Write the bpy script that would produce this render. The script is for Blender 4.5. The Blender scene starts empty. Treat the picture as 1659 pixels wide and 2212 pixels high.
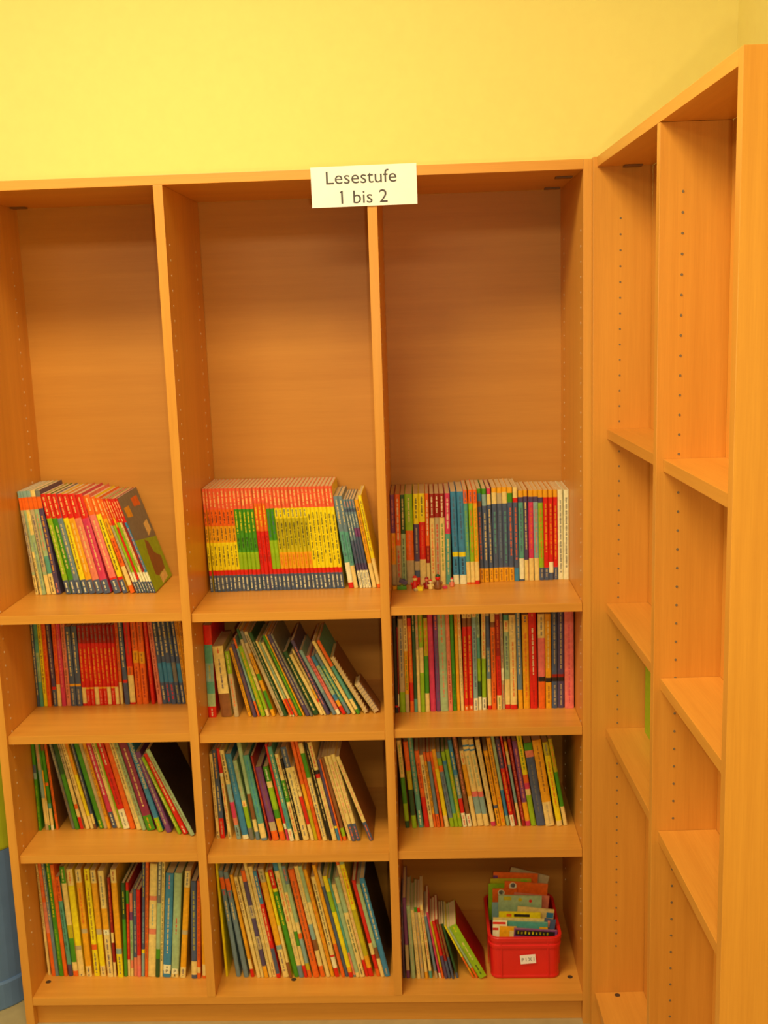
import bpy, bmesh, math, random
from mathutils import Vector, Matrix
S = bpy.context.scene
COL = S.collection
rnd = random.Random(7)

# ---------------------------------------------------------------- camera
cd = bpy.data.cameras.new('camera'); cam = bpy.data.objects.new('camera', cd); COL.objects.link(cam)
cd.sensor_fit = 'HORIZONTAL'; cd.sensor_width = 36.0; cd.lens = 2351.76 * 36.0 / 1659.0
cd.dof.use_dof = True; cd.dof.focus_distance = 1.7; cd.dof.aperture_fstop = 11.0
cd.clip_start = 0.05; cd.clip_end = 50
cr = Vector((0.99895341, 0.03258948, -0.03209373)); cu = Vector((0.02575878, 0.17897981, 0.98351549)); cf = Vector((-0.03779639, 0.98331285, -0.17795303))
M = Matrix.Identity(4)
for i in range(3):
    M[i][0] = cr[i]; M[i][1] = cu[i]; M[i][2] = -cf[i]
M.translation = Vector((0, -2.33936536, 1.67049586))
cam.matrix_world = M
S.camera = cam

# ---------------------------------------------------------------- world, lamps, exposure
w = bpy.data.worlds.new('room_ambient'); S.world = w; w.use_nodes = True
bg = w.node_tree.nodes['Background']; bg.inputs[0].default_value = (1.0, 0.80, 0.50, 1); bg.inputs[1].default_value = 0.17
def area(name, loc, target, sx, sy, power, col):
    l = bpy.data.lights.new(name, 'AREA'); l.shape = 'RECTANGLE'; l.size = sx; l.size_y = sy; l.energy = power; l.color = col
    o = bpy.data.objects.new(name, l); COL.objects.link(o); o.location = loc
    o.rotation_euler = (Vector(target) - Vector(loc)).to_track_quat('-Z', 'Y').to_euler()
    return o
WARM = (1.0, 0.82, 0.52)
area('ceiling_lamp', (-0.62, -1.15, 2.88), (-0.60, -0.8, 0), 0.9, 0.5, 38, WARM)
area('ceiling_lamp', (-0.9, -3.6, 2.85), (-0.9, -3.0, 0), 2.4, 0.5, 50, WARM)
area('ceiling_lamp', (-2.6, -1.9, 2.95), (-1.6, -1.5, 0), 1.4, 0.5, 24, WARM)
fl = bpy.data.lights.new('camera_flash', 'POINT'); fl.energy = 18; fl.color = (1.0, 0.82, 0.50); fl.shadow_soft_size = 0.012
fo = bpy.data.objects.new('camera_flash', fl); COL.objects.link(fo); fo.location = (0.045, -2.33, 1.62)
S.view_settings.view_transform = 'Standard'; S.view_settings.look = 'None'
S.view_settings.exposure = 0.12; S.view_settings.gamma = 1.0; S.view_settings.use_curve_mapping = False

# ---------------------------------------------------------------- materials
def lin(c):
    return tuple(((v / 255) / 12.92 if v <= 10 else ((v / 255 + 0.055) / 1.055) ** 2.4) for v in c)
def new_mat(name, rough=0.5, spec=0.5):
    m = bpy.data.materials.new(name); m.use_nodes = True; nt = m.node_tree
    b = nt.nodes['Principled BSDF']; b.inputs['Roughness'].default_value = rough
    b.inputs['Specular IOR Level'].default_value = spec
    return m, nt, b
def mottled(name, c, rough=0.5, amt=0.12, scale=60, spec=0.5, bump=0.0):
    m, nt, b = new_mat(name, rough, spec); N = nt.nodes; L = nt.links
    tc = N.new('ShaderNodeTexCoord'); n = N.new('ShaderNodeTexNoise'); n.inputs['Scale'].default_value = scale; n.inputs['Detail'].default_value = 3
    L.new(tc.outputs['Object'], n.inputs['Vector'])
    r = N.new('ShaderNodeValToRGB'); r.color_ramp.elements[0].position = 0.3; r.color_ramp.elements[1].position = 0.7
    r.color_ramp.elements[0].color = tuple(v * (1 - amt) for v in c) + (1,)
    r.color_ramp.elements[1].color = tuple(min(0.95, v * (1 + amt)) for v in c) + (1,)
    L.new(n.outputs['Fac'], r.inputs['Fac']); L.new(r.outputs['Color'], b.inputs['Base Color'])
    if bump:
        bp = N.new('ShaderNodeBump'); bp.inputs['Strength'].default_value = bump; bp.inputs['Distance'].default_value = 0.002
        L.new(n.outputs['Fac'], bp.inputs['Height']); L.new(bp.outputs['Normal'], b.inputs['Normal'])
    return m
def beech(name, axis, c0=(0.62, 0.262, 0.032), c1=(0.76, 0.355, 0.050), rough=0.36):
    m, nt, b = new_mat(name, rough, 0.45); N = nt.nodes; L = nt.links
    tc = N.new('ShaderNodeTexCoord')
    def noise(sc, det, long_):
        mp = N.new('ShaderNodeMapping'); s = [sc, sc, sc]; s['xyz'.index(axis)] = long_
        mp.inputs['Scale'].default_value = s; L.new(tc.outputs['Object'], mp.inputs['Vector'])
        n = N.new('ShaderNodeTexNoise'); n.inputs['Scale'].default_value = 1.0; n.inputs['Detail'].default_value = det
        L.new(mp.outputs['Vector'], n.inputs['Vector']); return n
    fine = noise(420, 4, 14); mid = noise(55, 3, 1.6); big = noise(9, 2, 0.35)
    a = N.new('ShaderNodeMath'); a.operation = 'MULTIPLY_ADD'; a.inputs[1].default_value = 0.45
    L.new(mid.outputs['Fac'], a.inputs[0])
    a2 = N.new('ShaderNodeMath'); a2.operation = 'MULTIPLY'; a2.inputs[1].default_value = 0.28; L.new(fine.outputs['Fac'], a2.inputs[0])
    L.new(a2.outputs[0], a.inputs[2])
    a3 = N.new('ShaderNodeMath'); a3.operation = 'MULTIPLY_ADD'; a3.inputs[1].default_value = 0.5; L.new(big.outputs['Fac'], a3.inputs[0]); L.new(a.outputs[0], a3.inputs[2])
    r = N.new('ShaderNodeValToRGB'); r.color_ramp.elements[0].position = 0.42; r.color_ramp.elements[1].position = 0.80
    r.color_ramp.elements[0].color = c0 + (1,); r.color_ramp.elements[1].color = c1 + (1,)
    L.new(a3.outputs[0], r.inputs['Fac']); L.new(r.outputs['Color'], b.inputs['Base Color'])
    bp = N.new('ShaderNodeBump'); bp.inputs['Strength'].default_value = 0.05; bp.inputs['Distance'].default_value = 0.0005
    L.new(fine.outputs['Fac'], bp.inputs['Height']); L.new(bp.outputs['Normal'], b.inputs['Normal'])
    return m
BV = beech('beech_vertical', 'z'); BX = beech('beech_along_x', 'x'); BY = beech('beech_along_y', 'y')
BB = beech('beech_back', 'x', (0.54, 0.228, 0.030), (0.63, 0.285, 0.042), 0.45)
WALL = mottled('yellow_wall_paint', (0.95, 0.82, 0.25), 0.7, 0.015, 35, 0.2, 0.04)
FLOOR = mottled('olive_beige_linoleum', (0.42, 0.33, 0.15), 0.5, 0.08, 25)
HOLE = mottled('dark_brown_plastic', (0.07, 0.04, 0.02), 0.5)
BRACKET = mottled('brown_bracket_plastic', (0.20, 0.09, 0.025), 0.5)
GREYPIN = mottled('dull_metal_socket', (0.20, 0.15, 0.08), 0.5)
PIN = mottled('pale_metal_pin', (0.75, 0.62, 0.40), 0.3)
# print and paper colours; codes as used in the book lists below
GAIN = (0.95, 1.12, 1.30)
CODES = {
 'R': ('red', (222, 30, 14)), 'O': ('orange', (240, 100, 20)), 'A': ('amber', (240, 160, 18)), 'Y': ('yellow', (248, 210, 8)),
 'I': ('olive yellow', (195, 170, 12)), 'L': ('lime green', (150, 180, 20)), 'G': ('green', (70, 140, 22)), 'D': ('dark green', (42, 80, 36)),
 'T': ('teal', (90, 155, 125)), 'B': ('blue', (60, 128, 155)), 'N': ('slate blue', (78, 88, 105)), 'V': ('dark violet', (85, 66, 92)),
 'P': ('purple', (125, 62, 105)), 'M': ('magenta', (215, 55, 85)), 'K': ('pink', (240, 115, 95)), 'S': ('salmon', (232, 125, 85)),
 'C': ('cream', (240, 200, 110)), 'W': ('white', (250, 225, 165)), 'E': ('beige', (195, 165, 110)), 'H': ('grey', (122, 115, 95)),
 'X': ('black', (42, 32, 26)), 'U': ('brown', (140, 82, 38)), 'Q': ('dark red', (160, 28, 16)), 'J': ('pale green', (165, 180, 120)),
 'Z': ('pale blue', (140, 165, 145)), 'F': ('grey blue', (112, 130, 130)), 'w': ('wine red', (148, 42, 70)), 'o': ('coral red', (240, 92, 52))}
PM = {}
for k, (nm, c) in CODES.items():
    l = lin(c); al = tuple(min(0.88, max(0.006, l[i] * GAIN[i])) for i in range(3))
    PM[k] = mottled(nm.replace(' ', '_') + '_print', al, 0.38, 0.14, 90)
PAGES = mottled('cream_page_block', (0.66, 0.50, 0.24), 0.8, 0.10, 300)
PAPER = mottled('white_paper', (0.92, 0.90, 0.80), 0.6, 0.02, 30)
INK = mottled('dark_ink', (0.06, 0.05, 0.045), 0.6)
REDP = mottled('red_crate_plastic', (0.72, 0.018, 0.012), 0.32, 0.05, 20)
BLUEP = mottled('blue_drum_plastic', (0.11, 0.21, 0.42), 0.45, 0.06, 20)
LIMEP = mottled('lime_drum_plastic', (0.42, 0.50, 0.02), 0.45, 0.06, 20)
WIRE = mottled('binding_wire', (0.22, 0.20, 0.17), 0.3)

# ---------------------------------------------------------------- helpers
def link(name, me, mats, parent=None, loc=None):
    o = bpy.data.objects.new(name, me); COL.objects.link(o)
    for m in (mats if isinstance(mats, (list, tuple)) else [mats]): me.materials.append(m)
    if parent: o.parent = parent
    if loc: o.location = loc
    return o
def add_box(bm, x0, x1, y0, y1, z0, z1, bev=0.0):
    vs = [bm.verts.new(p) for p in ((x0,y0,z0),(x1,y0,z0),(x1,y1,z0),(x0,y1,z0),(x0,y0,z1),(x1,y0,z1),(x1,y1,z1),(x0,y1,z1))]
    fs = [bm.faces.new([vs[i] for i in f]) for f in ((0,3,2,1),(4,5,6,7),(0,1,5,4),(1,2,6,5),(2,3,7,6),(3,0,4,7))]
    if bev:
        es = list({e for f in fs for e in f.edges})
        bmesh.ops.bevel(bm, geom=es, offset=bev, segments=2, profile=0.7, affect='EDGES')
def box(name, mat, x0, x1, y0, y1, z0, z1, parent=None, bev=0.0008):
    bm = bmesh.new(); add_box(bm, x0, x1, y0, y1, z0, z1, bev)
    me = bpy.data.meshes.new(name); bm.to_mesh(me); bm.free()
    return link(name, me, mat, parent)
def mesh_of(name, verts, faces, mats, parent=None, idx=None, smooth=False):
    me = bpy.data.meshes.new(name); me.from_pydata([tuple(v) for v in verts], [], faces); o = link(name, me, mats, parent)
    if idx: me.polygons.foreach_set('material_index', idx)
    if smooth: me.polygons.foreach_set('use_smooth', [True] * len(me.polygons))
    me.update(); return o
def tag(o, label=None, cat=None, group=None, kind=None):
    if label: o['label'] = label
    if cat: o['category'] = cat
    if group: o['group'] = group
    if kind: o['kind'] = kind
    return o
def empty(name, loc, label, cat, group=None, rz=0):
    o = bpy.data.objects.new(name, None); COL.objects.link(o); o.location = loc; o.rotation_euler = (0, 0, rz); o.empty_display_size = 0.05
    return tag(o, label, cat, group)
def disc(bm, c, r, axis, h, n=12):
    """short cylinder centred at c standing h out along axis (0..2, sign of h matters)"""
    a, b = [i for i in range(3) if i != axis]
    lo, hi = [], []
    for i in range(n):
        t = 2 * math.pi * i / n; p = list(c); p[a] += r * math.cos(t); p[b] += r * math.sin(t)
        q = list(p); q[axis] += h; lo.append(bm.verts.new(p)); hi.append(bm.verts.new(q))
    for i in range(n): bm.faces.new((lo[i], lo[(i+1) % n], hi[(i+1) % n], hi[i]))
    bm.faces.new(hi); bm.faces.new(lo[::-1])
    return bm
def finish(name, bm, mat, parent=None, kind=None, smooth=False):
    bmesh.ops.recalc_face_normals(bm, faces=bm.faces)
    me = bpy.data.meshes.new(name); bm.to_mesh(me); bm.free(); o = link(name, me, mat, parent)
    if smooth: me.polygons.foreach_set('use_smooth', [True] * len(me.polygons))
    if kind: o['kind'] = kind
    return o
def text(name, body, size, mat, parent, loc, rot, align='CENTER', sx=1.0):
    c = bpy.data.curves.new(name, 'FONT'); c.body = body; c.size = size; c.extrude = 0.0001; c.align_x = align; c.resolution_u = 4
    t0 = bpy.data.objects.new(name, c); COL.objects.link(t0); bpy.context.view_layer.update()
    me = bpy.data.meshes.new_from_object(t0.evaluated_get(bpy.context.evaluated_depsgraph_get())); bpy.data.objects.remove(t0); bpy.data.curves.remove(c)
    me.materials.clear(); me.materials.append(mat); o = bpy.data.objects.new(name, me); COL.objects.link(o); o.parent = parent; o.location = loc; o.rotation_euler = rot; o.scale = (sx, 1, 1)
    return o

# ---------------------------------------------------------------- the setting
DEP = 0.3718; ZT = 1.9724
BACKY = 0.384; RWX = 0.757
box('floor', FLOOR, -2.6, RWX + 0.1, -5.0, BACKY, -0.05, 0.0, bev=0)['kind'] = 'structure'
box('wall_back', WALL, -2.6, RWX + 0.1, BACKY, BACKY + 0.1, 0.0, 3.1, bev=0)['kind'] = 'structure'
box('wall_right', WALL, RWX, RWX + 0.1, -5.0, BACKY, 0.0, 3.1, bev=0)['kind'] = 'structure'

# ---------------------------------------------------------------- wide bookcase along the back wall
XL, X1, X2, X3, T = -0.995, -0.5505, -0.1039, 0.3428, 0.02
case = empty('bookcase', (0, 0, 0), 'wide open beech bookcase of three bays filled with books against the yellow wall', 'bookcase')
box('side_panel', BV, XL, XL + T, 0, DEP, 0, ZT, case)
box('side_panel', BV, X3, X3 + T, 0, DEP, 0, ZT, case)
box('divider', BV, X1, X1 + T, 0, DEP - 0.001, 0.0798, ZT - T - 0.0004, case)
box('divider', BV, X2, X2 + T, 0, DEP - 0.001, 0.0798, ZT - T - 0.0004, case)
box('top_panel', BX, XL + T + 0.0002, X3 - 0.0002, 0, DEP, ZT - T, ZT, case)
box('bottom_panel', BX, XL + T + 0.0002, X3 - 0.0002, 0.001, DEP, 0.0596, 0.0796, case)
box('plinth', BX, XL + T + 0.0002, X3 - 0.0002, 0.022, 0.038, 0, 0.0594, case)
BAY = [(XL + T, X1), (X1 + T, X2), (X2 + T, X3)]
for a, b in BAY: box('back_panel', BB, a, b, DEP - 0.0005, DEP + 0.007, 0.0798, ZT - T - 0.0004, case, bev=0)
ZROW = {'A': (1.0285, 1.0247, 1.0302), 'B': (0.7423, 0.7378, 0.7419), 'C': (0.4453, 0.4393, 0.4436), 'D': (0.0796,) * 3}
for r in 'ABC':
    for i, (a, b) in enumerate(BAY):
        box('shelf', BX, a + 0.0006, b - 0.0006, 0.0081, DEP - 0.001, ZROW[r][i] - 0.0201, ZROW[r][i], case, bev=0.0012)
for x in (-0.9578, -0.3504, 0.3213):
    bm = bmesh.new(); disc(bm, (x, 0.066, 0.0796), 0.0065, 2, 0.0008); finish('cam_cap', bm, HOLE, case)
for x, y in ((-0.955, 0.33), (0.318, 0.12), (0.318, 0.33)):
    box('corner_bracket', BRACKET, x - 0.018, x + 0.018, y - 0.012, y + 0.012, ZT - T - 0.0035, ZT - T, case, bev=0.001)
def holes(parent, x, side, ya, z0, z1, mat=PIN, rows=(0.036, 0.31)):
    bm = bmesh.new()
    for y in rows:
        z = z0
        while z < z1:
            disc(bm, (x, ya + y, z), 0.0024, 0, 0.0006 * side, 8); z += 0.032
    return finish('shelf_pin_hole', bm, mat, parent, 'stuff')
holes(case, XL + T, 1, 0, 0.2, 1.86); holes(case, X1 + T, 1, 0, 0.2, 1.86); holes(case, X2 + T, 1, 0, 0.2, 1.86); holes(case, X3, -1, 0, 0.2, 1.86)

# ---------------------------------------------------------------- shallow bookcase at right angles
RX, RY, DR = 0.3665, -0.0266, 0.1136
rc = empty('bookcase', (RX, RY, 0), 'shallow tall empty beech bookcase standing at right angles to the wide one, on the right', 'bookcase', rz=0.0276)
YD, YE = -0.5048, -0.9094
box('side_panel', BV, -0.0075, DR, 0, 0.0195, 0, ZT, rc)
box('divider', BV, 0, DR, YD - 0.02, YD, 0.1005, ZT - T - 0.0004, rc)
box('side_panel', BV, 0, DR + 0.008, YE - 0.02, YE, 0, ZT, rc)
box('top_panel', BY, 0, DR, YE + 0.0003, -0.0003, ZT - T, ZT, rc)
box('bottom_panel', BY, 0, DR, YE + 0.0003, -0.0003, 0.08, 0.1002, rc)
box('plinth', BY, 0.012, 0.028, YE + 0.0003, -0.0003, 0, 0.0798, rc)
for a, b in ((YD, 0), (YE, YD - 0.02)): box('back_panel', BV, DR, DR + 0.007, a, b, 0.1005, ZT - T, rc, bev=0)
for z in (1.4175, 1.0369, 0.7497): box('shelf', BY, 0.0225, DR - 0.0004, YD + 0.0006, -0.0006, z - 0.0201, z, rc, bev=0.0012)
for z in (1.423, 1.047, 0.7678): box('shelf', BY, 0.0115, DR - 0.0004, YE + 0.0006, YD - 0.0206, z - 0.0201, z, rc, bev=0.0012)
def yholes(x, y, z0, n):
    bm = bmesh.new()
    for k in range(n): disc(bm, (x, y, z0 - 0.032 * k), 0.0022, 1, -0.0005, 8)
    return finish('shelf_pin_hole', bm, GREYPIN, rc, 'stuff')
yholes(0.0485, 0, 1.8499, 52); yholes(0.0372, YD - 0.02, 1.8468, 52)
bm = bmesh.new(); disc(bm, (0.050, -0.012, 0.1002), 0.0065, 2, 0.0008); finish('cam_cap', bm, HOLE, rc)
box('corner_bracket', BRACKET, 0.052, 0.088, -0.024, -0.002, ZT - T - 0.0035, ZT - T, rc, bev=0.001)

# ---------------------------------------------------------------- books
ROWNAME = {'A': 'top row', 'B': 'second row', 'C': 'third row', 'D': 'bottom row'}
BAYNAME = {'1': 'left bay', '2': 'middle bay', '3': 'right bay'}
ORD = ['first', 'second', 'third', 'fourth', 'fifth', 'sixth', 'seventh', 'eighth', 'ninth', 'tenth', 'eleventh', 'twelfth', 'thirteenth', 'fourteenth', 'fifteenth', 'sixteenth', 'seventeenth', 'eighteenth', 'nineteenth', 'twentieth',
 'twenty-first', 'twenty-second', 'twenty-third', 'twenty-fourth', 'twenty-fifth', 'twenty-sixth', 'twenty-seventh', 'twenty-eighth', 'twenty-ninth', 'thirtieth', 'thirty-first', 'thirty-second', 'thirty-third', 'thirty-fourth', 'thirty-fifth', 'thirty-sixth', 'thirty-seventh', 'thirty-eighth', 'thirty-ninth', 'fortieth', 'forty-first', 'forty-second']
pgm = bpy.data.meshes.new('pages')
pgm.from_pydata([(x, y, z) for x in (0, 1) for y in (0, 1) for z in (0, 1)], [], [(0,1,3,2),(4,6,7,5),(0,4,5,1),(2,3,7,6),(0,2,6,4),(1,5,7,3)]); pgm.materials.append(PAGES)
def make_cover(t, h, D, bands, cov, name):
    V, F, I = [], [], []; mats = []
    def mi(m):
        if m not in mats: mats.append(m)
        return mats.index(m)
    tot = sum(b[1] for b in bands); c = max(0.0004, min(0.0012, t * 0.14)); e = min(0.0018, t * 0.3)
    zs = [h]; 
    for b in bands: zs.append(zs[-1] - h * b[1] / tot)
    zs[-1] = 0.0
    cm = cov if cov in CODES else max(bands, key=lambda b: b[1])[0]  # middle bay bottom row: last book's black cover colour stands in for shade
    outer = [(0, D), (0, e), (t * 0.22, 0), (t * 0.78, 0), (t, e), (t, D)]
    inner = [(t - c, D), (t - c, c + e), (c, c + e), (c, D)]
    n = len(outer)
    for z in zs: V += [(x, y, z) for x, y in outer]
    for r, b in enumerate(bands):
        for k in range(n - 1):
            a = r * n + k; F.append((a, a + 1, a + n + 1, a + n)[::-1] if False else (a, a + n, a + n + 1, a + 1))
            I.append(mi(PM[b[0]]) if 1 <= k <= 3 else mi(PM[cm]))
    base = len(V)
    for z in (h, 0.0): V += [(x, y, z) for x, y in inner]
    top = list(range(n)) + [base + i for i in range(4)]; F.append(tuple(top)); I.append(mi(PM[bands[0][0]]))
    bt = [(len(zs) - 1) * n + k for k in range(n)] + [base + 4 + i for i in range(4)]; F.append(tuple(bt[::-1])); I.append(mi(PM[bands[-1][0]]))
    for k in range(3): F.append((base + k, base + k + 1, base + 5 + k, base + 4 + k)[::-1]); I.append(mi(PAPER))
    l = (len(zs) - 1) * n
    F.append((n - 1, base, base + 4, l + n - 1)); I.append(mi(PM[cm])); F.append((0, l, base + 7, base + 3)); I.append(mi(PM[cm]))
    # printed lettering running down the spine, too blurred to read: short strokes in rows
    for r, b in enumerate(bands):
        if not b[2]: continue
        z1, z0 = zs[r], zs[r + 1]; L = z1 - z0; m = mi(PM[b[2]])
        z = z1 - L * rnd.uniform(0.06, 0.12) - 0.002; end = z0 + L * rnd.uniform(0.05, 0.22) + 0.001
        gw = min(0.0042, t * 0.36); word = rnd.randint(3, 8); xm = t * 0.5
        while z > end:
            gl = rnd.uniform(0.0011, 0.0021); s = gw * rnd.choice((0.62, 0.62, 0.8, 1.0)); q = len(V)
            V += [(xm - s / 2, -0.00016, z), (xm + s / 2, -0.00016, z), (xm + s / 2, -0.00016, z - gl), (xm - s / 2, -0.00016, z - gl)]
            F.append((q, q + 3, q + 2, q + 1)); I.append(m); z -= gl + 0.0006; word -= 1
            if word == 0: z -= 0.0026; word = rnd.randint(3, 9)
    if cov == 'cov1':   # printed picture side: grey top, green field with a brown standing animal, cream stickers
        def patch(pts, key):
            q = len(V); V.extend([(t + 0.0002 + 0.0001 * len(F) / 400, y * D, z * h) for y, z in pts]); F.append(tuple(range(q, q + len(pts)))); I.append(mi(PM[key]))
        patch([(0, 1), (0, .55), (1, .45), (1, 1)][::1], 'H'); patch([(0, .55), (0, 0), (1, 0), (1, .45)], 'I' if False else 'L')
        patch([(.42, .50), (.34, .36), (.30, .14), (.42, .10), (.60, .12), (.80, .10), (.86, .25), (.62, .33), (.55, .46)], 'U')
        patch([(.10, .88), (.12, .78), (.36, .76), (.34, .88)], 'A'); patch([(.55, .93), (.56, .84), (.88, .82), (.86, .93)], 'O')
        patch([(.66, .64), (.68, .50), (.90, .54), (.88, .66)], 'C'); patch([(.45, .10), (.47, .01), (.80, .03), (.78, .12)], 'C')
    me = bpy.data.meshes.new(name); me.from_pydata(V, [], F)
    for m in mats: me.materials.append(m)
    me.polygons.foreach_set('material_index', I); me.update()
    return me
def describe(cat, bands, pos):
    big = max(bands, key=lambda b: b[1])[0]; nm = lambda k: CODES[k][0]
    ex = []
    if bands[0][0] != big: ex.append(nm(bands[0][0]) + ' top')
    if bands[-1][0] != big: ex.append(nm(bands[-1][0]) + ' foot')
    while True:
        s = ', '.join([nm(big) + ' ' + cat] + ex + [pos])
        if len(s.split()) <= 16 or not ex: return s
        ex.pop(0)
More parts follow.
